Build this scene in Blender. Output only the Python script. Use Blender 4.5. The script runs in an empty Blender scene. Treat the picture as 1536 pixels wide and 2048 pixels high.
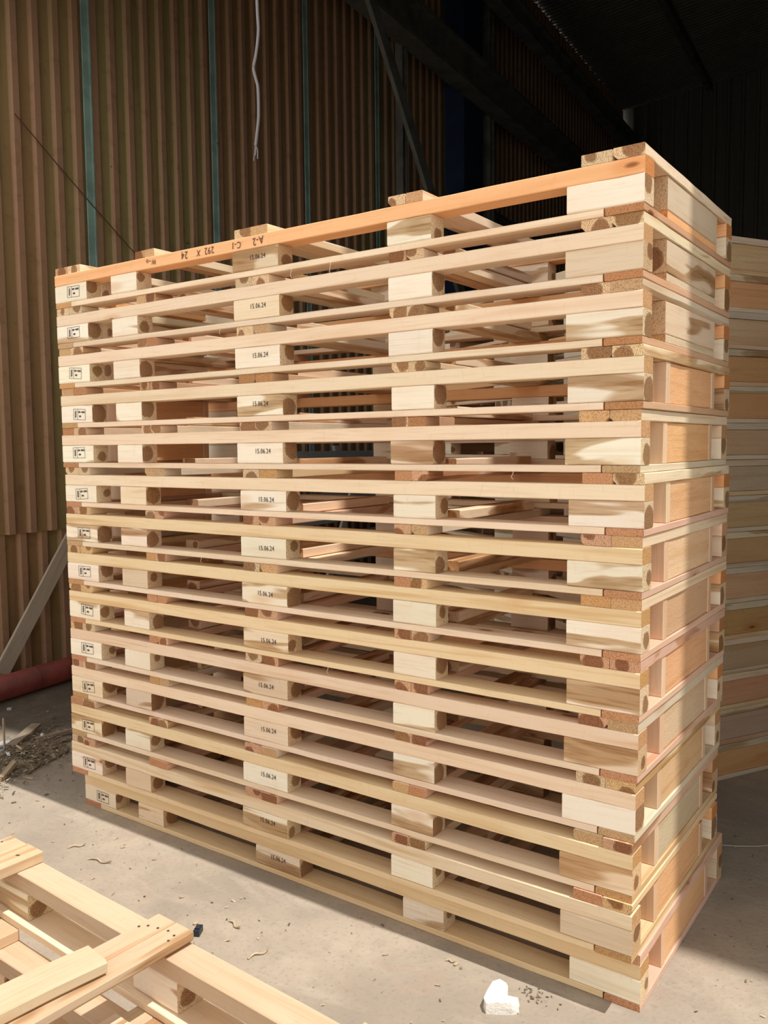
import bpy, bmesh, math, random
from mathutils import Vector, Matrix
R = random.Random(7)
S = bpy.context.scene
COL = S.collection
PI = math.pi

# ------------------------------------------------------------------ helpers
def tag(o, label=None, cat=None, group=None, kind=None):
    if label: o['label'] = label
    if cat: o['category'] = cat
    if group: o['group'] = group
    if kind: o['kind'] = kind
    return o

def empty(name, loc=(0, 0, 0), rz=0.0):
    o = bpy.data.objects.new(name, None)
    o.empty_display_size = 0.1
    COL.objects.link(o)
    o.location = loc
    o.rotation_euler = (0, 0, rz)
    return o

def link(name, me, mat=None, parent=None, loc=(0, 0, 0), rot=(0, 0, 0), color=None, smooth=False):
    o = bpy.data.objects.new(name, me)
    COL.objects.link(o)
    if mat and not me.materials: me.materials.append(mat)
    if parent: o.parent = parent
    o.location = loc
    o.rotation_euler = rot
    if color: o.color = (*color, 1)
    if smooth:
        for f in me.polygons: f.use_smooth = True
    return o

def mesh(name, verts, faces):
    me = bpy.data.meshes.new(name)
    me.from_pydata([tuple(v) for v in verts], [], faces)
    me.update()
    return me

def board_mesh(lx, ly, lz, ch=0.002, wob=0.0006, seg=None, wane=None, bow=0.0):
    """sawn board, length along local x, centred; chamfered long edges, slightly uneven along its length.
    wane = size of a rounded bark edge on one lower corner."""
    if seg is None: seg = max(1, min(24, int(lx / 0.12)))
    cs = [ch] * 4
    if wane: cs[R.randrange(2)] = wane
    def section(x, k):
        out = []
        y, z = ly / 2, lz / 2
        pts = [(-y, -z), (y, -z), (y, z), (-y, z)]
        dirs = [((0, 1), (1, 0)), ((-1, 0), (0, 1)), ((0, -1), (-1, 0)), ((1, 0), (0, -1))]
        oy = bow * math.sin(PI * (x / lx + .5)) + R.uniform(-wob, wob)
        oz = R.uniform(-wob, wob) * .4
        for (py, pz), (d1, d2), c in zip(pts, dirs, cs):
            c = min(c * R.uniform(.75, 1.3), .42 * min(ly, lz)) if k else c
            out.append((x, py + d1[0] * c + oy, pz + d1[1] * c + oz))
            out.append((x, py + d2[0] * c + oy, pz + d2[1] * c + oz))
        return out
    V = []; F = []
    for i in range(seg + 1):
        V += section(-lx / 2 + lx * i / seg, True)
    for i in range(seg):
        a, b = i * 8, i * 8 + 8
        for j in range(8):
            k = (j + 1) % 8
            F.append((a + j, a + k, b + k, b + j))
    F.append(tuple(range(7, -1, -1)))
    F.append(tuple(range(seg * 8, seg * 8 + 8)))
    me = mesh('board', V, F)
    bm = bmesh.new(); bm.from_mesh(me)
    bmesh.ops.recalc_face_normals(bm, faces=bm.faces)
    bm.to_mesh(me); bm.free()
    return me

def board(name, parent, c, size, mat, color, axis='x', rz=0.0, **k):
    """size = (length, width, height) with length along axis"""
    me = board_mesh(*size, **k)
    rot = (0, 0, rz + (PI / 2 if axis == 'y' else 0)) if axis != 'z' else (0, -PI / 2, 0)
    return link(name, me, mat, parent, c, rot, color)

def tube_mesh(pts, r, n=8, taper=None):
    V = []; F = []
    P = [Vector(p) for p in pts]
    up = Vector((0.13, 0.2, 1)).normalized()
    for i, p in enumerate(P):
        t = (P[min(i + 1, len(P) - 1)] - P[max(i - 1, 0)]).normalized()
        a = t.cross(up)
        if a.length < .05: a = t.cross(Vector((1, 0, 0)))
        a.normalize(); b = t.cross(a)
        rr = r if not taper else r * (1 - taper * i / (len(P) - 1))
        for j in range(n):
            w = 2 * PI * j / n
            V.append(p + (a * math.cos(w) + b * math.sin(w)) * rr)
    for i in range(len(P) - 1):
        for j in range(n):
            k = (j + 1) % n
            F.append((i * n + j, i * n + k, (i + 1) * n + k, (i + 1) * n + j))
    F.append(tuple(range(n - 1, -1, -1)))
    F.append(tuple(range((len(P) - 1) * n, len(P) * n)))
    return mesh('tube', V, F)

def smooth(p, n=5):
    out = []
    P = [Vector(q) for q in p]
    for i in range(len(P) - 1):
        a, b, c, d = P[max(i - 1, 0)], P[i], P[i + 1], P[min(i + 2, len(P) - 1)]
        for k in range(n):
            t = k / n
            out.append(.5 * ((2 * b) + (c - a) * t + (2 * a - 5 * b + 4 * c - d) * t * t + (3 * b - a - 3 * c + d) * t ** 3))
    out.append(P[-1]); return out
smooth_pts = smooth

def box_into(V, F, c, s, M=None):
    n = len(V)
    for z in (-1, 1):
        for y in (-1, 1):
            for x in (-1, 1):
                v = Vector((x * s[0] / 2, y * s[1] / 2, z * s[2] / 2))
                if M: v = M @ v
                V.append(v + Vector(c))
    for f in ((0, 2, 3, 1), (4, 5, 7, 6), (0, 1, 5, 4), (2, 6, 7, 3), (0, 4, 6, 2), (1, 3, 7, 5)):
        F.append(tuple(n + i for i in f))

def box_mesh(parts):
    V = []; F = []
    for c, s in parts: box_into(V, F, c, s)
    return mesh('box', V, F)

# ------------------------------------------------------------------ materials
class NT:
    def __init__(s, name):
        s.m = bpy.data.materials.new(name); s.m.use_nodes = True
        s.t = s.m.node_tree; s.t.nodes.clear()
        s.out = s.n('ShaderNodeOutputMaterial')
        s.b = s.n('ShaderNodeBsdfPrincipled')
        s.l(s.b.outputs[0], s.out.inputs[0])
    def n(s, ty, **k):
        o = s.t.nodes.new(ty)
        for a, v in k.items(): setattr(o, a, v)
        return o
    def l(s, a, b): s.t.links.new(a, b)
    def put(s, v, inp):
        if hasattr(v, 'is_linked') or isinstance(v, bpy.types.NodeSocket): s.l(v, inp)
        else: inp.default_value = v
    def math(s, op, a, b=None, c=None, clamp=False):
        o = s.n('ShaderNodeMath', operation=op, use_clamp=clamp)
        s.put(a, o.inputs[0])
        if b is not None: s.put(b, o.inputs[1])
        if c is not None: s.put(c, o.inputs[2])
        return o.outputs[0]
    def vmath(s, op, a, b=None):
        o = s.n('ShaderNodeVectorMath', operation=op)
        s.put(a, o.inputs[0])
        if b is not None: s.put(b, o.inputs[1])
        return o.outputs[0] if op not in ('LENGTH', 'DISTANCE', 'DOT_PRODUCT') else o.outputs[1]
    def noise(s, vec, scale, detail=2, rough=.5, dist=0):
        o = s.n('ShaderNodeTexNoise')
        s.l(vec, o.inputs['Vector'])
        o.inputs['Scale'].default_value = scale
        o.inputs['Detail'].default_value = detail
        o.inputs['Roughness'].default_value = rough
        o.inputs['Distortion'].default_value = dist
        return o.outputs['Fac']
    def ramp(s, f, lo, hi, a=0.0, b=1.0, smooth=True):
        o = s.n('ShaderNodeMapRange', interpolation_type='SMOOTHSTEP' if smooth else 'LINEAR')
        s.put(f, o.inputs[0])
        o.inputs[1].default_value = lo; o.inputs[2].default_value = hi
        o.inputs[3].default_value = a; o.inputs[4].default_value = b
        return o.outputs[0]
    def mix(s, f, a, b, blend='MIX'):
        o = s.n('ShaderNodeMix', data_type='RGBA', blend_type=blend)
        s.put(f, o.inputs[0])
        for v, i in ((a, 6), (b, 7)):
            if isinstance(v, tuple): v = (*v, 1) if len(v) == 3 else v
            s.put(v, o.inputs[i])
        return o.outputs[2]
    def bump(s, h, strength, dist=.002):
        o = s.n('ShaderNodeBump')
        o.inputs['Strength'].default_value = strength
        o.inputs['Distance'].default_value = dist
        s.l(h, o.inputs['Height'])
        s.l(o.outputs[0], s.b.inputs['Normal'])

def wood(name, heart=0.0, heartcol=(.30, .19, .085), knots=.5, streak=.5, endcol=None, rough_saw=0.0, endheart=0.0, stain=0.0):
    """sawn timber; grain along object x, tint from the object's colour"""
    w = NT(name)
    tc = w.n('ShaderNodeTexCoord'); oi = w.n('ShaderNodeObjectInfo')
    P = tc.outputs['Object']; rnd = oi.outputs['Random']; base = oi.outputs['Color']
    cmb = w.n('ShaderNodeCombineXYZ')
    w.l(w.math('MULTIPLY', rnd, 37.0), cmb.inputs[0]); w.l(w.math('MULTIPLY', rnd, 91.0), cmb.inputs[1]); w.l(w.math('MULTIPLY', rnd, 53.0), cmb.inputs[2])
    Q = w.vmath('ADD', P, cmb.outputs[0])
    r2 = w.math('FRACT', w.math('MULTIPLY', rnd, 17.31))
    r3 = w.math('FRACT', w.math('MULTIPLY', rnd, 71.7)); r4 = w.math('FRACT', w.math('MULTIPLY', rnd, 133.1))
    # fine fibre and growth-ring streaks
    fib = w.noise(w.vmath('MULTIPLY', Q, (6, 130, 130)), 1.0, 3, .6)
    ring = w.noise(w.vmath('MULTIPLY', Q, (1.1, 30, 30)), 1.0, 2, .5, .6)
    col = w.mix(w.ramp(ring, .50, .72, 0, streak), base, w.mix(1.0, base, (.80, .66, .50), 'MULTIPLY'))
    col = w.mix(w.ramp(fib, .48, .78, 0, .5), col, w.mix(1.0, base, (.76, .66, .54), 'MULTIPLY'))
    saw = w.noise(w.vmath('MULTIPLY', Q, (48, 14, 14)), 1.0, 4, .7, .8)
    col = w.mix(w.ramp(saw, .55, .75, 0, .28), col, w.mix(1.0, base, (.74, .66, .58), 'MULTIPLY'))
    blot = w.noise(w.vmath('MULTIPLY', Q, (2.5, 9, 9)), 1.0, 2)
    col = w.mix(w.ramp(blot, .42, .75, 0, .35), col, w.mix(1.0, base, (.90, .76, .66), 'MULTIPLY'))
    # heartwood bands
    if heart > 0:
        hb = w.noise(w.vmath('MULTIPLY', Q, (2.3, 14, 14)), 1.0, 2, .45, .5)
        th = w.math('ADD', hb, w.math('MULTIPLY', w.math('SUBTRACT', r2, .5), .34 * heart))
        f1 = w.ramp(th, .57, .63, 0, .8)
        f2 = w.math('ADD', w.ramp(th, .66, .74, 0, .45), w.math('MULTIPLY', w.ramp(fib, .45, .7, 0, .5), w.ramp(th, .58, .66)), None, True)
        hc = w.mix(1.0, base, tuple(c / .55 for c in heartcol), 'MULTIPLY')
        col = w.mix(f1, col, hc)
        col = w.mix(f2, col, w.mix(1.0, hc, (.62, .52, .42), 'MULTIPLY'))
    # knots
    if knots > 0:
        vo = w.n('ShaderNodeTexVoronoi')
        w.l(w.vmath('MULTIPLY', Q, (3.2, 9, 9)), vo.inputs['Vector'])
        vo.inputs['Scale'].default_value = 1.0
        vo.inputs['Randomness'].default_value = 1.0
        sep = w.n('ShaderNodeSeparateColor'); w.l(vo.outputs['Color'], sep.inputs[0])
        on = w.math('LESS_THAN', sep.outputs[0], knots * .45)
        dn = w.math('ADD', vo.outputs['Distance'], w.math('MULTIPLY', w.math('SUBTRACT', fib, .5), .05))
        halo = w.math('MULTIPLY', w.ramp(dn, .12, .28, .55, 0), on)
        core = w.math('MULTIPLY', w.ramp(dn, .07, .115, .9, 0), on)
        col = w.mix(halo, col, w.mix(1.0, base, (.78, .55, .36), 'MULTIPLY'))
        col = w.mix(core, col, w.mix(1.0, base, (.30, .17, .10), 'MULTIPLY'))
    if stain > 0:
        sn = w.noise(w.vmath('MULTIPLY', Q, (5, 20, 20)), 1.0, 4, .7)
        col = w.mix(w.ramp(sn, .5, .7, 0, stain), col, (.36, .31, .25))
    # end grain on the faces across the grain
    sp = w.n('ShaderNodeSeparateXYZ'); w.l(tc.outputs['Normal'], sp.inputs[0])
    endm = w.ramp(w.math('ABSOLUTE', sp.outputs[0]), .8, .9)
    pv = w.n('ShaderNodeSeparateXYZ'); w.l(P, pv.inputs[0])
    oy = w.math('MULTIPLY', w.math('SUBTRACT', r3, .5), .045)
    oz = w.math('MULTIPLY', w.math('SUBTRACT', r2, .5), .045)
    cy = w.math('ADD', pv.outputs[1], oy); cz = w.math('ADD', pv.outputs[2], oz)
    wn = w.noise(w.vmath('MULTIPLY', Q, (10, 32, 32)), 1.0, 2)
    d = w.math('SQRT', w.math('ADD', w.math('MULTIPLY', cy, cy), w.math('MULTIPLY', cz, cz)))
    d = w.math('ADD', d, w.math('MULTIPLY', w.math('SUBTRACT', wn, .5), .018))
    rings = w.math('SINE', w.math('MULTIPLY', d, 1500.0 if not endheart else 1150.0))
    ec = endcol or (.80, .62, .44)
    ecol = w.mix(1.0, base, ec, 'MULTIPLY')
    if endheart > 0:
        dd = w.math('ADD', d, w.math('MULTIPLY', w.math('SUBTRACT', r4, .55), .030))
        ecol = w.mix(w.ramp(dd, .024, .032, 1, 0), w.mix(1.0, base, (.92, .83, .70), 'MULTIPLY'), w.mix(1.0, base, (.42, .28, .18), 'MULTIPLY'))
        ecol = w.mix(w.ramp(w.math('ABSOLUTE', w.math('SUBTRACT', dd, .028)), .0008, .0035, .45, 0), ecol, w.mix(1.0, base, (.30, .19, .12), 'MULTIPLY'))
    ecol = w.mix(w.ramp(rings, .0, .9, 0, .6), ecol, w.mix(1.0, ecol, (.62, .50, .40), 'MULTIPLY'))
    sp2 = w.noise(w.vmath('MULTIPLY', Q, (200, 230, 230)), 1.0, 3, .6)
    ecol = w.mix(w.ramp(sp2, .47, .62, 0, .65), ecol, w.mix(1.0, ecol, (.55, .42, .32), 'MULTIPLY'))
    col = w.mix(endm, col, ecol)
    if rough_saw > 0:
        sw = w.noise(w.vmath('MULTIPLY', Q, (70, 220, 220)), 1.0, 4, .75)
        col = w.mix(w.ramp(sw, .42, .62, 0, .5 * rough_saw), col, w.mix(1.0, col, (1.2, 1.15, 1.02), 'MULTIPLY'))
        w.bump(sw, .6, .003)
    else:
        w.bump(fib, .25, .0012)
    w.l(col, w.b.inputs['Base Color'])
    w.b.inputs['Roughness'].default_value = .72
    w.b.inputs['Specular IOR Level'].default_value = .22
    return w.m

M_PINE = wood('pine_timber', knots=.42, streak=.45)
M_PINEG = wood('grainy_pine_timber', knots=.5, streak=.95)
M_ACA = wood('acacia_block', heart=1.0, heartcol=(.30, .205, .115), knots=.35, streak=.3, endheart=1.0)
M_TOP = wood('sapwood_plank', heart=.8, heartcol=(.36, .27, .18), knots=.4, streak=.4, endheart=1.0, stain=.25)
M_ROUGH = wood('rough_sawn_board', knots=.2, streak=.5, rough_saw=1.0)
M_GREYWOOD = wood('weathered_board', knots=.3, streak=.6, stain=.5)

def plain(name, col, rough=.6, metal=0, bumpy=0, var=0, vscale=8, emit=0):
    w = NT(name)
    tc = w.n('ShaderNodeTexCoord')
    if var:
        n = w.noise(tc.outputs['Object'], vscale, 4, .6)
        c = w.mix(w.ramp(n, .35, .7), col, tuple(x * (1 - var) for x in col))
        w.l(c, w.b.inputs['Base Color'])
    else:
        w.b.inputs['Base Color'].default_value = (*col, 1)
    w.b.inputs['Roughness'].default_value = rough
    w.b.inputs['Metallic'].default_value = metal
    w.b.inputs['Specular IOR Level'].default_value = .3
    if bumpy:
        w.bump(w.noise(tc.outputs['Object'], vscale * 6, 4), bumpy, .004)
    return w.m

M_INK = plain('stamp_ink', (.045, .035, .04), .8)
M_PEN = plain('marker_ink', (.13, .06, .04), .8)
M_NAIL = plain('nail_steel', (.10, .065, .04), .5, .3)
M_TEAL = plain('teal_painted_steel', (.27, .41, .36), .55, 0, 0, .35, 3)
M_STEEL = plain('dusty_grey_steel', (.17, .165, .14), .7, .1, 0, .4, 3)
M_NAVY = plain('navy_painted_steel', (.02, .035, .085), .6, 0, 0, .3, 3)
M_REDPIPE = plain('red_oxide_paint', (.20, .040, .030), .5, 0, .1, .4, 5)
M_CABLE = plain('grey_cable_sheath', (.22, .21, .22), .5)
M_WIRE = plain('rusty_wire', (.09, .05, .03), .6, .3)
M_PAPER = plain('white_plaster_lump', (.88, .85, .80), .8, 0, .5, .12, 30)
M_FOAM = plain('white_foam', (.72, .72, .74), .8, 0, .2, .1, 30)
M_DARKPLASTIC = plain('dark_blue_plastic', (.028, .033, .05), .4)
M_TARP = plain('pale_grey_sheet', (.40, .40, .43), .6, 0, .3, .2, 12)
M_CHIP = plain('wood_chips', (.62, .50, .34), .8, 0, 0, .6, 30)
M_CHIPPALE = plain('pale_wood_fibre', (.85, .70, .50), .8)
M_CHIPDARK = plain('dirty_wood_litter', (.24, .19, .13), .9, 0, 0, .6, 25)
M_GREENP = plain('green_plastic', (.03, .16, .10), .5)

def concrete():
    w = NT('dusty_concrete')
    P = w.n('ShaderNodeTexCoord').outputs['Object']
    a = w.noise(P, 1.3, 5, .6, .4); b = w.noise(P, 7, 5, .65, .3); c = w.noise(P, 60, 3, .6)
    col = w.mix(w.ramp(a, .35, .7), (.44, .375, .30), (.32, .275, .225))
    col = w.mix(w.ramp(b, .48, .75, 0, .55), col, (.30, .26, .215))
    col = w.mix(w.ramp(w.noise(P, 3.1, 3, .5, 1.2), .60, .72, 0, .30), col, (.40, .30, .235))
    st = w.noise(w.vmath('MULTIPLY', P, (2.2, 9, 1)), 1, 4, .6, .5)
    col = w.mix(w.ramp(st, .52, .75, 0, .4), col, (.52, .455, .375))
    col = w.mix(w.ramp(c, .52, .72, 0, .45), col, (.25, .21, .165))
    vo = w.n('ShaderNodeTexVoronoi'); w.l(P, vo.inputs['Vector']); vo.inputs['Scale'].default_value = 26
    sp = w.n('ShaderNodeSeparateColor'); w.l(vo.outputs['Color'], sp.inputs[0])
    k = w.math('MULTIPLY', w.math('LESS_THAN', sp.outputs[0], .16), w.ramp(vo.outputs['Distance'], .08, .13, .8, 0))
    col = w.mix(k, col, (.20, .16, .12))
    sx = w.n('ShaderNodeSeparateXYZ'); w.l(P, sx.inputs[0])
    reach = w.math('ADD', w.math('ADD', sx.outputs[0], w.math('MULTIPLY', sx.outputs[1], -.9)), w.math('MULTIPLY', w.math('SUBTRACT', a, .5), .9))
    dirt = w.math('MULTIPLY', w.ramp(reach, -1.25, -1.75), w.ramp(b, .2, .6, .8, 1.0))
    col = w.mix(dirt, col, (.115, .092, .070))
    w.l(col, w.b.inputs['Base Color'])
    w.b.inputs['Roughness'].default_value = .9
    w.b.inputs['Specular IOR Level'].default_value = .15
    h = w.math('ADD', w.math('MULTIPLY', b, 1.0), w.math('MULTIPLY', c, .35))
    w.bump(h, .45, .012)
    return w.m
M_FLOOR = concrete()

def cladding(name, c1, c2, c3, scale_s=1.6, ribcol=None):
    """painted, rusting corrugated steel; patches of rust brown and olive that run down the sheet (object x = along wall)"""
    w = NT(name)
    P = w.n('ShaderNodeTexCoord').outputs['Object']
    a = w.noise(w.vmath('MULTIPLY', P, (scale_s, scale_s, .10)), 1, 2, .4)
    col = w.mix(w.ramp(a, .40, .60), c1, c2)
    b = w.noise(w.vmath('MULTIPLY', P, (14, 14, .5)), 1, 4, .6)
    col = w.mix(w.ramp(b, .45, .75, 0, .7), col, c3)
    c = w.noise(P, 9, 5, .7)
    if ribcol:
        sy = w.n('ShaderNodeSeparateXYZ'); w.l(P, sy.inputs[0])
        wear = w.noise(w.vmath('MULTIPLY', P, (3, 3, .6)), 1, 3, .6)
        m = w.math('MULTIPLY', w.ramp(sy.outputs[1], -.004, -.016), w.ramp(wear, .25, .6, .45, .95))
        col = w.mix(m, col, ribcol)
    col = w.mix(w.ramp(c, .5, .75, 0, .5), col, tuple(x * .45 for x in c1))
    w.l(col, w.b.inputs['Base Color'])
    w.b.inputs['Roughness'].default_value = .62
    w.b.inputs['Specular IOR Level'].default_value = .3
    return w.m
M_CLAD = cladding('rusty_cladding', (.31, .185, .085), (.30, .24, .10), (.20, .105, .055), ribcol=(.36, .205, .125))
M_DARKCLAD = cladding('dark_cladding', (.14, .12, .10), (.12, .11, .09), (.09, .08, .07))
M_ROOF = cladding('dark_roof_sheet', (.16, .15, .12), (.14, .13, .105), (.10, .095, .075))

# ------------------------------------------------------------------ camera
cam_d = bpy.data.cameras.new('camera'); cam = bpy.data.objects.new('camera', cam_d); COL.objects.link(cam)
fw = Vector((-0.57437752, 0.81496996, -0.07690534)); rt = Vector((0.81778688, 0.57543765, -0.00980434)); up = Vector((-0.03626398, 0.06852357, 0.99699019))
cam.matrix_world = Matrix(((rt.x, up.x, -fw.x, 3.4761), (rt.y, up.y, -fw.y, -2.3584), (rt.z, up.z, -fw.z, 1.7015), (0, 0, 0, 1)))
cam_d.sensor_fit = 'VERTICAL'; cam_d.sensor_height = 36.0; cam_d.sensor_width = 27.0
cam_d.lens = 1696.16 / 2048 * 36.0
cam_d.clip_end = 200
S.camera = cam

# ------------------------------------------------------------------ pallets
L, D, H = 2.697, 0.975, 0.18
Z_BB, Z_BLK, Z_STR, Z_TOP = 0.022, 0.100, 0.147, 0.1795
BLK = [(0, .229), (.397, .565), (1.126, 1.357), (1.843, 2.011), (2.472, L)]
PAIR = [(0, .183), (.557, .679), (1.135, 1.307), (1.846, 1.981), (2.513, L)]
CREAM = (.82, .665, .475); PINK = (.81, .625, .455); YEL = (.80, .62, .38); ORANGE = (.86, .49, .245); BROWNP = (.62, .40, .25)
WHITE = (.88, .78, .63); OLIVE = (.72, .57, .42); GREY = (.72, .61, .46); RED = (.70, .46, .34); TANY = (.76, .57, .34)
def jit(c, a=.06):
    k = 1.055 * (1 + R.uniform(-a, a))
    return tuple(min(.95, x * k * (1 + R.uniform(-a, a) * .35)) for x in c)

_txt = {}
def text_mesh(body, size, sx=1.0, ext=.0002):
    key = (body, size, sx)
    if key not in _txt:
        cu = bpy.data.curves.new('lettering', 'FONT')
        cu.body = body; cu.size = size; cu.extrude = ext; cu.resolution_u = 2; cu.space_character = 1.12; cu.align_x = 'CENTER'; cu.align_y = 'CENTER'
        ob = bpy.data.objects.new('tmp', cu)
        me = bpy.data.meshes.new_from_object(ob)
        bpy.data.objects.remove(ob)
        for v in me.vertices: v.co.x *= sx
        _txt[key] = me
    return _txt[key]

def stamp_mesh():
    """inked export mark: ruled frame with a plant sign in the left cell and short rows of characters at right"""
    t = .0014; W, Hh = .086, .047
    P = []
    def bar(x, z, w, h): P.append(((x, 0, z), (w, .0005, h)))
    bar(0, Hh / 2, W, t); bar(0, -Hh / 2, W, t); bar(-W / 2, 0, t, Hh); bar(W / 2, 0, t, Hh); bar(-W / 2 + .030, 0, t, Hh)
    x0 = -W / 2 + .015
    bar(x0, 0, .0028, .034)
    for k in range(4):
        z = -.011 + k * .007
        bar(x0 - .004, z, .005, .0028); bar(x0 + .004, z + .002, .005, .0028)
    for x in (-.006, -.001, .004): bar(x, .011, .0032, .008)
    bar(.0105, .011, .004, .0022)
    for x in (.018, .024, .030, .036): bar(x, .011, .0036, .008)
    for x in (.000, .0055, .011): bar(x, -.008, .0032, .008)
    return box_mesh(P)
STAMP = stamp_mesh()

def nail_mesh():
    V = []; F = []
    n = 10
    for z, r in ((0, .0042), (.0012, .0042), (.0016, .003)):
        for j in range(n): V.append((r * math.cos(2 * PI * j / n), r * math.sin(2 * PI * j / n), z))
    for i in range(2):
        for j in range(n): F.append((i * n + j, i * n + (j + 1) % n, (i + 1) * n + (j + 1) % n, (i + 1) * n + j))
    F.append(tuple(range(n - 1, -1, -1))); F.append(tuple(range(2 * n, 3 * n)))
    return mesh('nail', V, F)
NAIL = nail_mesh()

def nail(parent, loc, rot=(0, 0, 0), s=1.0):
    o = link('nail', NAIL, M_NAIL, parent, loc, rot); o.scale = (s, s, 1)
    return o

def pallet(origin, rz, label, group, front=PINK, grain=False, toptint=CREAM, solid_centre=False, panel=ORANGE, stamps=True, detail=True, topnails=False, bottom=PINK, tops=None, rears=None, cross=None):
    T = empty('pallet', origin, rz)
    tag(T, label, 'pallet', group)
    pm = M_PINEG if grain else M_PINE
    # bottom deck: two end cross boards and two long boards
    for x0, x1 in ((0, .113), (L - .113, L)):
        board('cross_board', T, ((x0 + x1) / 2, D / 2, Z_BB / 2), (D - .002, x1 - x0 - .002, Z_BB - .001), M_PINEG, jit(R.choice(cross or [(.70, .50, .34), YEL, GREY]), .08), 'y')
    for y in (.05, D - .05):
        board('bottom_board', T, (L / 2, y, Z_BB / 2), (L - .232, .098, Z_BB - .001), M_PINE, jit(bottom if y < .5 else CREAM, .05), 'x', wob=.0009)
    # blocks in two rows under the stringers
    for row, y in (('front', .04), ('rear', D - .04)):
        for i, (a, b) in enumerate(BLK):
            c = jit(R.choice([WHITE, WHITE, CREAM, WHITE, OLIVE]), .07)
            ja, jb = R.uniform(-.003, .003), R.uniform(-.003, .003)
            if i == 0: ja = 0
            if i == 4: jb = 0
            bl = board('block', T, ((a + b + ja + jb) / 2, y, (Z_BB + Z_BLK) / 2), (b - a + jb - ja, .079, Z_BLK - Z_BB - .001), M_ACA, c, 'x', ch=.0035, wob=.0008, seg=3)
            if row == 'front' and stamps:
                yy = -.0402 - .0009
                if i == 2:
                    me = text_mesh('15.06.24', .026, .80)
                    link('date_stamp', me, M_INK, bl, (.012 + R.uniform(-.008, .008), yy, R.uniform(-.002, .009)), (PI / 2, R.uniform(-.03, .03), 0))
                if i == 0:
                    s = link('export_stamp', STAMP, M_INK, bl, (.015 + R.uniform(-.007, .007), yy, .002 + R.uniform(-.004, .004)), (0, R.uniform(-.08, .08), 0))
    # stringers
    for row, y in (('front', .04), ('rear', D - .04)):
        board('stringer', T, (L / 2, y, (Z_BLK + Z_STR) / 2), (L, .079, Z_STR - Z_BLK - .0008), pm if row == 'front' else M_PINE,
              jit(front, .03) if row == 'front' else jit(R.choice(rears or [PINK, ORANGE, BROWNP]), .08), 'x', ch=.0022, wob=.0012)
    # top planks: five pairs
    for i, (a, b) in enumerate(PAIR):
        w = (b - a) / 2
        for k in (0, 1):
            c = jit(R.choice([toptint, toptint, CREAM, GREY, BROWNP] if i not in (4,) else [toptint, CREAM, GREY]), .08)
            if tops: c = jit(R.choice(tops), .05)
            dy = R.uniform(-.002, .004)
            pl = board('top_plank', T, (a + w * (k + .5), D / 2 + dy, (Z_STR + Z_TOP) / 2), (D - .004, w - .0015, Z_TOP - Z_STR - .0006),
                       R.choice([M_TOP, M_TOP, M_PINEG]) if detail else M_TOP, c, 'y', ch=.002, wob=.001, wane=.012 if R.random() < .35 else None)
            if topnails:
                for sx in (-1, 1):
                    for q in range(3):
                        nail(pl, (sx * (D / 2 - .035 - R.uniform(0, .05)), R.uniform(-.35, .35) * w, (Z_TOP - Z_STR) / 2 - .0006), (0, 0, 0), .8)
    # centre supports at both ends
    for e, (xc, sgn) in enumerate(((.075, -1), (L - .075, 1))):
        xw = .142
        if solid_centre:
            board('centre_block', T, (xc, .5, .097), (.56, xw, .098), M_ACA, jit(OLIVE if sgn > 0 else CREAM, .06), 'y', ch=.003)
            board('centre_rail', T, (xc, .5, .0345), (.56, xw, .0245), M_ROUGH, jit(panel, .05), 'y')
        else:
            ed = 1.0
            for y in (.239, .757):
                ck = board('cheek_plank', T, (xc, y, (Z_BB + Z_STR) / 2), (Z_STR - Z_BB - .0015, .036, xw), M_PINE, jit(R.choice([(.72, .50, .34), (.74, .55, .38), (.70, .47, .30)]), .06), 'z', ch=.002)
                if y < .5 and sgn > 0 and detail:
                    for q in range(2):
                        nail(ck, (.028 - .052 * q + R.uniform(-.006, .006), -.0175, -.010 + R.uniform(-.006, .006)), (PI / 2, 0, 0), 1.15)
            board('end_panel', T, (xc + sgn * .004, .498, (Z_BB + Z_STR) / 2), (.480, xw - .012, Z_STR - Z_BB - .0015), M_ROUGH, jit(panel, .07), 'y', wob=.001)
    # short runners between the long bottom boards
    for a, b in ((.588, .668), (1.19, 1.27), (1.905, 1.985)):
        board('runner', T, ((a + b) / 2, .5, .0195), (.60, b - a, .036), M_ACA, jit(R.choice([CREAM, PINK, OLIVE]), .08), 'y', ch=.003)
    return T

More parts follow.
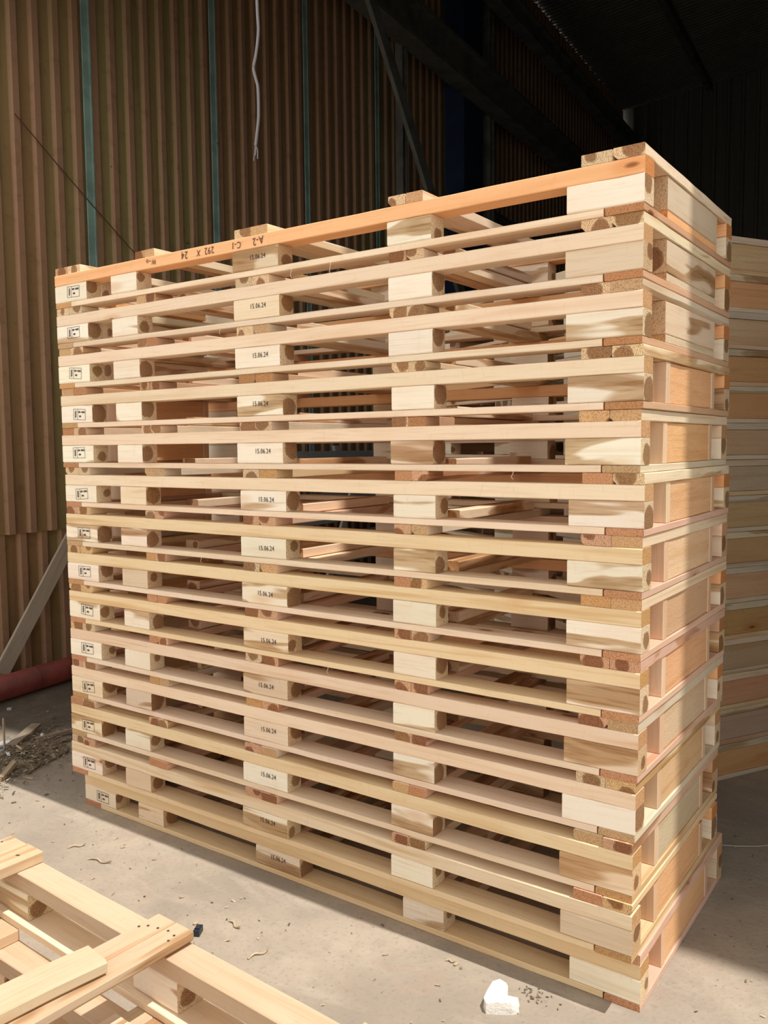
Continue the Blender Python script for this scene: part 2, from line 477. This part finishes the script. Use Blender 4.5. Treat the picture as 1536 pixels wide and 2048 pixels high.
ORD = ['topmost', 'second', 'third', 'fourth', 'fifth', 'sixth', 'seventh', 'eighth', 'ninth', 'tenth', 'eleventh', 'twelfth', 'thirteenth', 'fourteenth', 'fifteenth']
DX = [.0014, -.0007, -.001, .0036, -.0032, .0092, .0065, .0049, .0031, -.0001, -.0065, -.0099, -.0071, .0]
DY = [-.0074, -.0038, -.0028, -.0002, .0024, .0022, .0003, .0013, .0039, .0045, .0083, -.0011, -.0076, .053]
PINKC = (.82, .645, .475)
spec = [  # front stringer colour, grain, solid centre, end panel colour, words
    (ORANGE, False, True, ORANGE, 'orange handwritten front beam'),
    (PINKC, False, True, OLIVE, 'pale pinkish front beam'),
    (PINKC, False, True, OLIVE, 'solid brownish end block'),
    (CREAM, False, False, (.78, .46, .24), 'cream loop-knotted front beam'),
    (PINKC, False, False, (.78, .45, .23), 'pale pink front beam'),
    (CREAM, False, False, (.74, .47, .27), 'smooth cream front beam'),
    (YEL, True, False, (.74, .52, .34), 'yellow grainy front beam'),
    (YEL, True, False, (.68, .45, .27), 'plain yellow front beam'),
    (YEL, True, False, (.76, .44, .24), 'yellow knotty front beam'),
    (PINK, True, False, (.68, .50, .34), 'greyish pink front beam'),
    (PINK, False, False, (.66, .46, .26), 'plain pinkish front beam'),
    (YEL, True, False, (.66, .52, .36), 'yellowish front beam'),
    (CREAM, True, False, (.78, .46, .24), 'honey front beam'),
    (YEL, False, False, (.76, .46, .25), 'yellow set-back front beam'),
]
for i, (fc, gr, sc, pc, words) in enumerate(spec):
    place = 'topmost of the tall sunlit stack' if i == 0 else ('lowest of the tall sunlit stack' if i == 13 else ORD[i] + ' from the top of the tall sunlit stack')
    bt = YEL if i in (8, 12, 13) else (.81, .65, .48)
    pallet((DX[i], DY[i], (13 - i) * H), 0, 'pallet with ' + words + ', ' + place, 'pallets in the tall sunlit stack',
           fc, gr, CREAM if i < 7 else (.74, .58, .38), sc, pc, bottom=bt, tops=None if i < 5 else [RED, TANY, CREAM, GREY, (.72, .48, .34)], cross=[GREY, TANY, BROWNP] if i < 5 else [RED, RED, TANY, GREY])
tall = [o for o in COL.objects if o.name.startswith('pallet') and o.get('group') == 'pallets in the tall sunlit stack']
for k, (pi, x, l) in enumerate(((0, 1.42, .030), (0, 1.60, .045), (1, 1.05, .018), (4, 2.3, .02), (6, .9, .016), (3, .62, .015), (8, 1.55, .018))):
    bb = [c for c in COL.objects if c.parent == tall[pi] and c.name.startswith('bottom_board')][0]
    xx = x - L / 2
    link('splinter', tube_mesh(smooth_pts([(xx, -.048, -.006), (xx + .004, -.053, -.014), (xx - .003, -.051, -.014 - l * .6), (xx + .004, -.052, -.014 - l)]), .0011, 5, .6), M_CHIPPALE, bb)
top = [o for o in COL.objects if o.name == 'pallet'][0]
st = [c for c in COL.objects if c.parent == top and c.name.startswith('stringer')][0]
for body, xc, sz in (('A-2', 1.262, .040), ('C-1', 1.15, .036), ('292', 1.005, .038), ('X', .945, .034), ('24', .865, .042), ('W--o', .665, .030)):
    link('handwriting', text_mesh(body, sz, .85), M_PEN, st, (xc - L / 2, -.0395 - .0022, R.uniform(-.002, .002)), (PI / 2, PI + R.uniform(-.12, .12), 0))

# stack in the shade behind, turned 30 degrees
th2 = math.radians(-29.5)
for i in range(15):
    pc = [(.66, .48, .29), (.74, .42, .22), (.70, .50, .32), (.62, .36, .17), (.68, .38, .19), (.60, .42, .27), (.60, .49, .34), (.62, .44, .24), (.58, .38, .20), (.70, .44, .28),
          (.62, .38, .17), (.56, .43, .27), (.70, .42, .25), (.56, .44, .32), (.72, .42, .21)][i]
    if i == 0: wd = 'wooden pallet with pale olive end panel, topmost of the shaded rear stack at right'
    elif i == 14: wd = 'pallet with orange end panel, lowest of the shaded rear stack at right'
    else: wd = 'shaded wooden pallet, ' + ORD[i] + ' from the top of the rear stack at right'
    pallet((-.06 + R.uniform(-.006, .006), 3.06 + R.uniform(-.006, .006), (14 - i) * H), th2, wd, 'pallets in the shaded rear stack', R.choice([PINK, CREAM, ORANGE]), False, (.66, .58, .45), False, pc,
           stamps=False, detail=False)

# low stack at lower left in full sun
thf = math.radians(-2.8)
FGC = (.585, .44, .295)
pallet((-.065, -1.899, 2 * H), thf, 'wooden pallet in full sun at lower left, topmost of the low stack', 'pallets in the low foreground stack', FGC, False, FGC, False, (.74, .50, .32), stamps=False, tops=[FGC, FGC, (.60, .43, .29)], rears=[FGC], bottom=FGC, topnails=True)
pallet((-.040, -1.993, H), thf, 'pallet directly under the topmost one of the low foreground stack, slightly out of line', 'pallets in the low foreground stack', FGC, False, FGC, False, (.74, .50, .32), stamps=False, tops=[FGC, FGC, (.60, .43, .29)], rears=[FGC], bottom=FGC)
pallet((-.070, -1.900, 0), thf, 'lowest wooden pallet of the low foreground stack, standing on the ground', 'pallets in the low foreground stack', FGC, False, FGC, False, (.74, .50, .32), stamps=False, tops=[FGC, FGC, (.60, .43, .29)], rears=[FGC], bottom=FGC)
a = math.radians(-8)
o = board('loose_plank', None, (1.8865 - .55 * math.sin(-a) , -1.243 - .55 * math.cos(a), .5572), (1.1, .0925, .0335), M_PINE, (.62, .50, .34), 'y', rz=a, ch=.006, wob=.0012)
tag(o, 'loose pale plank with a rough edge lying on the top planks of the foreground pallet', 'plank')
for q in ((-.18, .02), (-.2, .03), (.28, .01)):
    nail(o, (q[0], q[1], .0164), (0, 0, 0), .8)

# ------------------------------------------------------------------ floor
V = []; F = []
nx, ny = 60, 70
for j in range(ny + 1):
    for i in range(nx + 1):
        x = -6 + 24 * i / nx; y = -8 + 28 * j / ny
        V.append((x, y, 0))
for j in range(ny):
    for i in range(nx):
        k = j * (nx + 1) + i
        F.append((k, k + 1, k + nx + 2, k + nx + 1))
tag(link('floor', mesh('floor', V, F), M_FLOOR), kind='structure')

# ------------------------------------------------------------------ shed: wall coordinates (s along wall, n out of wall)
P0 = Vector((-2.48, 1.15, 0)); wd = Vector((-.0706, .9975, 0)).normalized(); wn = Vector((.9975, .0706, 0)).normalized()
WANG = math.atan2(wd.y, wd.x)
def W(s, n, z): return P0 + wd * s + wn * n + Vector((0, 0, z))

def corrugated(s0, s1, z0, z1, pitch=.186, phase=0.0, rib=.052, fl=.018, h=.030, holes=(), thick=.0015, nz=1, lapbend=0):
    """sheet in local coords: x along, y outwards, z up"""
    prof = []
    k = math.floor((s0 - phase) / pitch) - 1
    while True:
        c = phase + k * pitch
        for ds, y in ((-rib / 2 - fl, 0), (-rib / 2, h), (rib / 2, h), (rib / 2 + fl, 0)):
            prof.append((c + ds, y))
        if c > s1 + pitch: break
        k += 1
    prof = [(s, y) for s, y in prof if s0 - 1e-6 <= s <= s1 + 1e-6]
    prof = [(s0, 0)] + prof + [(s1, 0)]
    zs = sorted(set([z0, z1] + [v for h_ in holes for v in (h_[2], h_[3])]))
    V = [(s, y, z) for z in zs for s, y in prof]; F = []
    n = len(prof)
    for j in range(len(zs) - 1):
        for i in range(n - 1):
            sm = (prof[i][0] + prof[i + 1][0]) / 2; zm = (zs[j] + zs[j + 1]) / 2
            if any(a <= sm <= b and c <= zm <= d for a, b, c, d in holes): continue
            F.append((j * n + i, j * n + i + 1, (j + 1) * n + i + 1, (j + 1) * n + i))
    return mesh('sheet', V, F)

def wallobj(name, me, mat, s, n, z, rz=None, thick=.002):
    o = link(name, me, mat, None, W(s, n, z), (0, 0, WANG if rz is None else rz))
    m = o.modifiers.new('sheet thickness', 'SOLIDIFY'); m.thickness = thick; m.offset = 0
    return o
# in local frame x along wall, y = left of wd; outward (to +x world) is local -y, so ribs use negative height
HW = 9.45
up_sheet = corrugated(-.72, 16.4, 1.07, HW, phase=.9 + .186 * .5, h=-.030, holes=((6.10, 6.22, 7.00, 7.13),))
tag(wallobj('wall_left', up_sheet, M_CLAD, 0, 0, 0), kind='structure')
low_sheet = corrugated(-.72, 16.4, 0.0, 1.16, phase=.9 + .186 * .15, h=-.034)
tag(wallobj('wall_left', low_sheet, M_CLAD, 0, -.045, 0), kind='structure')
V = []; F = []
box_into(V, F, (7.84, .03, .10), (17.1, .10, .20))
tag(link('baseboard_left', mesh('plinth', V, F), plain('dirty_concrete_plinth', (.20, .17, .14), .9, 0, .3, .3, 6), None, W(0, -.16, 0), (0, 0, WANG)), kind='structure')
# teal strips over the sheet joints
for k in range(4):
    s = .9 + 1.49 * k
    if s < -.7: continue
    me = box_mesh([((0, 0, 0), (.078, .012, HW - 1.02)), ((.030, -.006, 0), (.014, .010, HW - 1.02))])
    nm = ['first', 'second', 'third', 'fourth', 'fifth', 'sixth', 'seventh'][k if k >= 0 else 6]
    o = link('joint_strip', me, M_TEAL, None, W(s, .038, (HW + 1.02) / 2), (0, 0, WANG))
    tag(o, nm + ' narrow teal strip down the corrugated wall, counted from the left', 'metal strip', 'teal strips on the corrugated wall')
# screws on the wall
for s, z, nm in ((.26, 4.55, 'upper left'), (1.15, 4.05, 'right of the first teal strip'), (2.42, 4.6, 'on the second teal strip'), (2.02, 3.6, 'between the first two teal strips')):
    me = tube_mesh([(0, 0, 0), (0, -.012, 0), (0, -.014, 0)], .011, 8)
    o = link('screw', me, M_STEEL, None, W(s, .045 if 'on the' in nm else .004, z), (0, 0, WANG))
    tag(o, 'small screw head on the corrugated wall, ' + nm, 'screw', 'screws on the corrugated wall')

# roof, rear wall, right wall, header added to darken the hall
ROOFX = 13.0
slope = .065
nr = 150
V = []; F = []
y0r, y1r = .50, 17.9
for j in range(nr + 1):
    for c, y in enumerate((0, .25, .5, .75)):
        yy = y0r + (y1r - y0r) * (j + y) / (nr + 1)
        zz = .03 if c in (1, 2) else 0
        for x in (-4.0, 4.6, ROOFX):
            V.append((x, yy, HW + slope * (x + 3.3) + zz if x < 5 else HW + slope * 7.9 - .03 * (x - 4.6) + zz))
m = len(V) // 3
for j in range(m - 1):
    for i in (0, 1):
        F.append((j * 3 + i, j * 3 + i + 1, j * 3 + i + 4, j * 3 + i + 3))
o = link('ceiling', mesh('roof', V, F), M_ROOF); tag(o, kind='structure')
mm = o.modifiers.new('sheet thickness', 'SOLIDIFY'); mm.thickness = .002
# rear wall
rear = corrugated(0, 17.5, 0, 11, pitch=.3, h=-.03)
o = link('wall_rear', rear, M_DARKCLAD, None, (-4.0, 17.6, 0), (0, 0, math.radians(4) * 0)); tag(o, kind='structure')
mm = o.modifiers.new('sheet thickness', 'SOLIDIFY'); mm.thickness = .002
rw = corrugated(0, 17.2, 0, 11, pitch=.3, h=.03)
o = link('wall_right', rw, M_DARKCLAD, None, (ROOFX, .55, 0), (0, 0, PI / 2)); tag(o, kind='structure')
mm = o.modifiers.new('sheet thickness', 'SOLIDIFY'); mm.thickness = .002
# header: unseen sheet added to darken the hall, as is the bay at right
EAVE_Y = .585
V = []; F = []
box_into(V, F, (4.9, EAVE_Y + .03, 7.62), (15.9, .06, 5.2))
tag(link('added_front_blocker', mesh('header_blocker', V, F), M_DARKCLAD), kind='structure')
V = []; F = []
box_into(V, F, (8.4, EAVE_Y + .04, 2.51), (9.2, .06, 5.02))
tag(link('added_front_blocker', mesh('bay_blocker', V, F), M_DARKCLAD), kind='structure')

# girts and crane beams along the left wall
def wbeam(name, s0, s1, n, z, hh, ww, mat, label, cat='beam', group=None):
    t = hh * .12
    P = [(((s0 + s1) / 2, 0, z + hh / 2), (s1 - s0, ww, t)), (((s0 + s1) / 2, 0, z - hh / 2), (s1 - s0, ww, t)), (((s0 + s1) / 2, 0, z), (s1 - s0, ww * .2, hh - t))]
    o = link(name, box_mesh(P), mat, None, W(0, n, 0), (0, 0, WANG))
    tag(o, label, cat, group); return o
wbeam('crane_beam', 2.0, 16.2, .55, 6.75, .42, .26, M_STEEL, 'long dark steel beam running along the corrugated wall under the roof')
wbeam('upper_rail', 3.6, 16.2, .75, 7.95, .30, .2, M_STEEL, 'upper dark steel rail above the crane beam on the left wall', 'beam')
for k, z in enumerate((3.6, 5.3)):
    wbeam('wall_girt', 8.3, 16.2, .12, z + .0, .14, .10, M_STEEL, ('lower' if k == 0 else 'higher') + ' dark horizontal girt on the far part of the left wall', 'beam', 'girts on the far left wall')
def column(s, n, wid, dep, mat, label, zt=9.4):
    t = .02
    P = [((-wid / 2, 0, zt / 2), (t, dep, zt)), ((wid / 2, 0, zt / 2), (t, dep, zt)), ((0, 0, zt / 2), (wid - t, t, zt))]
    o = link('steel_column', box_mesh(P), mat, None, W(s, n, 0), (0, 0, WANG)); tag(o, label, 'column'); return o
V = []; F = []
box_into(V, F, (0, 0, 4.7), (.62, .30, 9.4)); box_into(V, F, (0, 0, .02), (.8, .5, .04))
tag(link('steel_column', mesh('column', V, F), M_NAVY, None, W(7.35, .28, 0), (0, 0, WANG)), 'wide dark navy column against the left wall, behind the stacks', 'column')
column(8.0, .35, .14, .16, M_STEEL, 'thin grey steel column just right of the navy column')
column(5.35, .40, .10, .10, M_STEEL, 'short grey hanger post below the roof beams on the left wall', 9.4)
# diagonal brace
A = W(3.62, .85, 6.75); B = W(8.9, .85, .06)
me = box_mesh([((0, 0, 0), ((B - A).length, .05, .16))])
o = link('diagonal_brace', me, M_STEEL); o.location = (A + B) / 2
o.rotation_euler = (B - A).to_track_quat('X', 'Z').to_euler(); tag(o, 'long grey diagonal brace slanting down in front of the corrugated wall', 'brace')
# purlins under the roof
for k, x in enumerate((-1.05, 1.2, 3.6, 6.0)):
    zz = HW + slope * (x + 3.3) - .10 if x < 4.6 else HW + slope * 7.9 - .03 * (x - 4.6) - .1
    A = Vector((x + .55, .7, zz)); B = Vector((x - .65, 17.5, zz))
    me = box_mesh([((0, 0, 0), ((B - A).length, .12, .2))])
    o = link('roof_purlin', me, M_STEEL); o.location = (A + B) / 2; o.rotation_euler = (0, 0, math.atan2(B.y - A.y, B.x - A.x))
    tag(o, ['first', 'second', 'third', 'fourth'][k] + ' dark purlin under the roof, counted from the left wall', 'purlin', 'roof purlins')

# ------------------------------------------------------------------ hanging cable, guy wire
pts = [(.44, .9, 5.06), (.43, .9, 4.5), (.435, .9, 3.93), (.44, .9, 3.78), (.42, .9, 3.67), (.402, .9, 3.61), (.418, .9, 3.55), (.43, .9, 3.50), (.43, .9, 3.37), (.415, .9, 3.28), (.405, .9, 3.23)]
T = empty('hanging_cable', (0, 0, 0)); tag(T, 'thin grey cable hanging down in front of the corrugated wall with frayed ends', 'cable')
link('sheath', tube_mesh(smooth(pts), .0075, 8), M_CABLE, T)
for k, (dx, dz) in enumerate(((-.016, -.075), (.012, -.07), (-.004, -.05))):
    link('bare_wire', tube_mesh(smooth([(.405, .9, 3.232), (.405 + dx * .7, .905, 3.232 + dz * .4), (.405 + dx, .9, 3.232 + dz)]), .0028, 6), M_CABLE, T)
o = link('cable_bracket', box_mesh([((.44, .78, 5.07), (.04, .30, .03))]), M_STEEL, T)
A = W(.21, .06, 4.17); B = W(1.40, .06, 3.32)
tag(link('guy_wire', tube_mesh([A, A.lerp(B, .3) + Vector((0, 0, -.01)), A.lerp(B, .6) + Vector((0, 0, -.01)), B], .004, 6), M_WIRE), 'thin rusty wire slanting across the corrugated wall past the first teal strip', 'wire')

# ------------------------------------------------------------------ red pipe, leaning plank
PA = Vector((-1.60, -.9 + .35, .085)); d = (Vector((-2.0064, 1.3531, .085)) - Vector((-1.9235, .7538, .085))).normalized()
c0 = Vector((-1.9235, .7538, .086))
T = empty('red_pipe', c0); tag(T, 'thick red painted steel pipe lying on the ground beside the wall', 'pipe')
ring = 28; V = []; F = []
x0, x1 = -.35, 3.2
for x, r in ((x0, .078), (x0, .084), (x1, .084), (x1, .078)):
    for j in range(ring): V.append((x, r * math.cos(2 * PI * j / ring), r * math.sin(2 * PI * j / ring)))
for i in range(4):
    for j in range(ring):
        F.append((i * ring + j, i * ring + (j + 1) % ring, ((i + 1) % 4) * ring + (j + 1) % ring, ((i + 1) % 4) * ring + j))
ang = math.atan2(d.y, d.x)
link('tube', mesh('pipe', V, F), M_REDPIPE, T, (0, 0, 0), (0, 0, ang), None, True)
wl = link('weld_seam', tube_mesh([(.28, .0835 * math.cos(t), .0835 * math.sin(t)) for t in [2 * PI * k / 24 for k in range(25)]], .0028, 6), M_REDPIPE, T, (0, 0, 0), (0, 0, ang))
# plank leaning along the wall
A = W(-.16, .14, .075); B = W(.95, .14, 1.63)
dirv = (B - A).normalized()
me = board_mesh((B - A).length, .022, .125, wob=.001)
me.materials.append(M_GREYWOOD)
o = link('leaning_plank', me, M_GREYWOOD, None, (A + B) / 2, (0, 0, 0), (.50, .43, .34))
zv = dirv.cross(-wn).normalized() * -1
Rm = Matrix((dirv, -wn, zv)).transposed()
if Rm.determinant() < 0: Rm = Matrix((dirv, wn, zv)).transposed()
o.rotation_euler = Rm.to_euler()
tag(o, 'weathered grey plank leaning at a slant in front of the corrugated wall', 'plank')

# grey slatted frame leaning on the wall, seen through the gaps of the tall stack
T = empty('slatted_frame', W(3.2, .32, 0), WANG); tag(T, 'grey slatted wooden frame leaning against the wall, seen through the pallet gaps', 'frame')
T.rotation_euler = (math.radians(-7), 0, WANG)
for x in (.05, 1.05, 2.0):
    me = board_mesh(1.72, .04, .09, wob=.001); me.materials.append(M_GREYWOOD)
    link('upright', me, M_GREYWOOD, T, (x, 0, .87), (0, PI / 2, 0), (.50, .50, .47))
for k in range(7):
    me = board_mesh(2.1, .022, .11, wob=.001); me.materials.append(M_GREYWOOD)
    link('slat', me, M_GREYWOOD, T, (1.02, -.033, .2 + k * .235), (0, 0, 0), jit((.42, .45, .44), .1))
me = board_mesh(1.5, .03, .10, wob=.001); me.materials.append(M_GREYWOOD)
o = link('grey_batten', me, M_GREYWOOD, None, W(3.55, .62, .70), (0, math.radians(-62), WANG), (.60, .57, .50))
tag(o, 'pale grey batten leaning steeply in front of the slatted frame', 'batten')

# ------------------------------------------------------------------ things on the ground
def lump(name, outline, h, mat, loc, rz=0, seed=1, top=.82):
    """broken flat lump with its own ragged outline"""
    r = random.Random(seed); bm = bmesh.new()
    n = len(outline)
    rings = []
    for z, s in ((0, 1.0), (h * .55, 1.0), (h, top)):
        rings.append([bm.verts.new((x * s + r.uniform(-.002, .002), y * s + r.uniform(-.002, .002), z + (r.uniform(-.15, .15) * h if z > 0 else 0))) for x, y in outline])
    for a, b in zip(rings, rings[1:]):
        for i in range(n): bm.faces.new((a[i], a[(i + 1) % n], b[(i + 1) % n], b[i]))
    c = bm.verts.new((0, 0, h * 1.12))
    for i in range(n): bm.faces.new((rings[-1][i], rings[-1][(i + 1) % n], c))
    bm.faces.new(list(reversed(rings[0])))
    me = bpy.data.meshes.new(name); bm.to_mesh(me); bm.free()
    return link(name, me, mat, None, loc, (0, 0, rz))
# outline of the white lump in world xy around its centre
cx, cy = 2.335, -.150
ow = [(2.296, -.078), (2.318, -.074), (2.330, -.090), (2.352, -.135), (2.392, -.135), (2.398, -.152), (2.385, -.170), (2.345, -.195), (2.318, -.212), (2.298, -.190), (2.285, -.150), (2.282, -.105)]
o = lump('plaster_lump', [(x - cx, y - cy) for x, y in ow], .032, M_PAPER, (cx, cy, 0), 0, 3, .93)
tag(o, 'white broken lump lying on the concrete in front of the tall stack', 'debris')
o = link('plastic_scrap', box_mesh([((0, 0, .011), (.022, .042, .022)), ((0, 0, .024), (.015, .024, .006))]), M_DARKPLASTIC, None, (1.282, -.405, 0), (0, 0, .5))
tag(o, 'small dark blue plastic scrap on the ground beyond the foreground pallet', 'debris')
w = link('bent_wire', tube_mesh(smooth([(2.50, 1.31, .004), (2.60, 1.29, .004), (2.68, 1.315, .006), (2.76, 1.37, .004), (2.86, 1.46, .005), (2.99, 1.50, .004)]), .0028, 6), plain('pale_wire', (.45, .40, .33), .5), None)
tag(w, 'thin pale bent wire on the shaded floor at the right', 'wire')
# splinters and boards in the litter by the wall
def stick(name, x, y, z, l, wdt, t, rz, col, label, cat='offcut', rx=0, ry=0, mat=None):
    me = board_mesh(l, wdt, t, ch=.001, wob=.0008, seg=4)
    me.materials.append(mat or M_GREYWOOD)
    o = link(name, me, mat or M_GREYWOOD, None, (x, y, z), (rx, ry, rz), col)
    return tag(o, label, cat, 'offcuts on the ground by the wall')
DK = (.20, .16, .12)
stick('board_offcut', -1.075, .40, .030, .33, .062, .016, math.radians(123), (.26, .21, .155), 'dark flat board offcut lying on the litter heap, pointing at the pipe', ry=-.05)
stick('board_offcut', -.775, .335, .016, .12, .06, .013, math.radians(100), (.24, .18, .14), 'small dark square offcut in the litter, nearest the tall stack', ry=-.1)
stick('stick', -.945, .55, .022, .30, .026, .020, math.radians(80), (.30, .24, .18), 'long brown stick running from the litter towards the tall stack')
stick('stick', -.86, .46, .014, .30, .018, .014, math.radians(68), (.24, .19, .14), 'thinner brown stick just in front of the long one')
stick('stick', -.88, .25, .040, .085, .010, .007, math.radians(-12), (.66, .52, .35), 'short pale splinter on top of the litter heap')
stick('stick', -.84, .16, .038, .050, .014, .008, math.radians(-20), (.85, .83, .80), 'short white sliver at the left of the litter heap', mat=M_FOAM)
stick('stick', -.65, .09, .012, .062, .009, .006, math.radians(-15), (.85, .80, .74), 'thin white sliver lying in front of the litter heap', mat=M_FOAM)
stick('stick', -.50, .07, .008, .05, .006, .005, math.radians(15), (.62, .50, .36), 'thin pale splinter on the shaded ground right of the heap')
stick('stick', -.96, .21, .105, .20, .009, .009, 0, (.36, .28, .21), 'thin upright stake standing in the litter at the left edge', ry=PI / 2)
stick('stick', -.63, .03, .032, .14, .030, .024, math.radians(120), (.42, .34, .24), 'stubby broken branch at the front of the litter heap', ry=-.25)
o = lump('foam_piece', [(.012 * math.cos(t), .010 * math.sin(t)) for t in [k * PI / 4 for k in range(8)]], .022, M_FOAM, (-.975, .455, .022), 0, 5)
tag(o, 'small white foam piece on the litter by the long brown stick', 'debris')
o = lump('foam_piece', [(.015 * math.cos(t), .014 * math.sin(t)) for t in [k * PI / 4 for k in range(8)]], .022, M_TARP, (-.67, .32, .0), 0, 6)
tag(o, 'grey stone-like crumb right of the litter heap', 'debris')
o = lump('foam_piece', [(.016, 0), (.004, .02), (-.012, .012), (-.014, -.012), (.004, -.016)], .015, M_TARP, (-1.69, .68, .0), 0, 16)
tag(o, 'tiny pale chip on the dark ground in front of the pipe', 'debris')
o = lump('grey_sheet', [(-.14, -.05), (-.05, -.06), (.06, -.05), (.09, .0), (.07, .04), (-.05, .06), (-.15, .05)], .012, M_TARP, (-1.06, .27, .006), 2.2, 8, .9)
tag(o, 'pale grey sheet lying at the left edge behind the stake', 'sheet')
o = lump('rubble_mound', [(.36 * math.cos(t) * (1 + .2 * math.sin(3 * t)), .19 * math.sin(t) * (1 + .15 * math.cos(5 * t))) for t in [k * PI / 12 for k in range(24)]], .028, M_CHIPDARK, (-.80, .22, -.002), 2.1, 4, .45)
tag(o, 'low heap of dirty wood litter by the wall', 'litter', kind='stuff')

def chips(n, fn, name, mat, label, smax=.03, seed=3):
    r = random.Random(seed); V = []; F = []
    for _ in range(n):
        x, y, z = fn(r)
        l = r.uniform(.006, smax); M = (Matrix.Rotation(r.uniform(0, PI), 3, 'Z') @ Matrix.Rotation(r.uniform(-.35, .35), 3, 'Y'))
        box_into(V, F, (x, y, z + .003), (l, l * r.uniform(.12, .5), r.uniform(.0008, .003)), M)
    o = link(name, mesh(name, V, F), mat); tag(o, label, 'litter', kind='stuff'); return o
def heap(r):
    while True:
        x, y = r.gauss(0, .26), r.gauss(0, .13)
        u = (x * -.5 - y * .866, x * .866 - y * .5)
        rr = math.hypot(x / .5, y / .33)
        if rr < 1.7: return (-.80 + u[0], .22 + u[1], max(0, .030 * (1 - rr * .75)) + r.uniform(0, .006))
chips(700, heap, 'litter_chips', M_CHIPDARK, 'dirty chips and splinters heaped by the wall', .030, 3)
chips(320, heap, 'pale_litter_chips', M_CHIP, 'pale wood chips mixed into the litter heap by the wall', .024, 4)
def ground(r):
    while True:
        x, y = r.uniform(-1.6, 3.3), r.uniform(-1.0, 1.8)
        if -.02 < x < 2.75 and .0 < y < 1.05: continue
        if y < -.9 : continue
        return (x, y, 0)
chips(330, ground, 'wood_shavings', M_CHIP, 'small wood chips scattered over the concrete', .022, 5)
chips(260, ground, 'dirt_crumbs', M_CHIPDARK, 'dark crumbs of dirt scattered over the concrete', .014, 6)
def gpatch(cx, cy, s):
    return lambda r: (r.gauss(cx, s), r.gauss(cy, s * .6), 0)
chips(34, gpatch(2.40, -.05, .035), 'dirt_crumbs', M_CHIPDARK, 'cluster of dark crumbs beside the white lump', .01, 9)
for k, (x, y, rz, l) in enumerate(((.55, -.28, .2, .055), (.36, -.25, .9, .035), (1.35, -.30, -.3, .035), (2.10, -.05, .1, .014), (1.55, -.38, 1.2, .04))):
    me = tube_mesh(smooth([(-l, 0, .003), (-l * .3, l * .2, .008), (l * .4, -l * .05, .004), (l, l * .25, .01)], 3), .0035, 5)
    o = link('curled_shaving', me, M_CHIP, None, (x, y, 0), (0, 0, rz))
    tag(o, 'curled wood shaving on the sunlit concrete, ' + ['largest, at the left', 'left of the largest one', 'between both stacks, in the middle', 'nearest the white lump', 'beyond the end of the foreground plank pair'][k], 'shaving', 'curled shavings on the concrete')

# ------------------------------------------------------------------ light
sd = bpy.data.lights.new('sun', 'SUN'); sun = bpy.data.objects.new('sun', sd); COL.objects.link(sun)
to_sun = Vector((.425, .006, 1)).normalized()
sun.rotation_euler = (-to_sun).to_track_quat('-Z', 'Y').to_euler()
sun.location = (6, 0, 12)
sd.energy = 4.1; sd.angle = math.radians(.5); sd.color = (1.0, .945, .87)
wld = bpy.data.worlds.new('hazy_sky'); S.world = wld; wld.use_nodes = True
bg = wld.node_tree.nodes['Background']
wt = wld.node_tree; tcw = wt.nodes.new('ShaderNodeTexCoord'); sx = wt.nodes.new('ShaderNodeSeparateXYZ'); wt.links.new(tcw.outputs['Generated'], sx.inputs[0])
mr = wt.nodes.new('ShaderNodeMapRange'); wt.links.new(sx.outputs[2], mr.inputs[0]); mr.inputs[1].default_value = 0; mr.inputs[2].default_value = .75; mr.inputs[3].default_value = 1.66; mr.inputs[4].default_value = .78; mr.interpolation_type = 'SMOOTHSTEP'
wt.links.new(mr.outputs[0], bg.inputs[1])
bg.inputs[0].default_value = (1.0, .965, .91, 1)

S.view_settings.view_transform = 'Standard'; S.view_settings.look = 'None'; S.view_settings.gamma = 1; S.view_settings.use_curve_mapping = False
S.view_settings.exposure = 0.0
S.cycles.use_denoising = True
S.cycles.max_bounces = 8; S.cycles.diffuse_bounces = 5
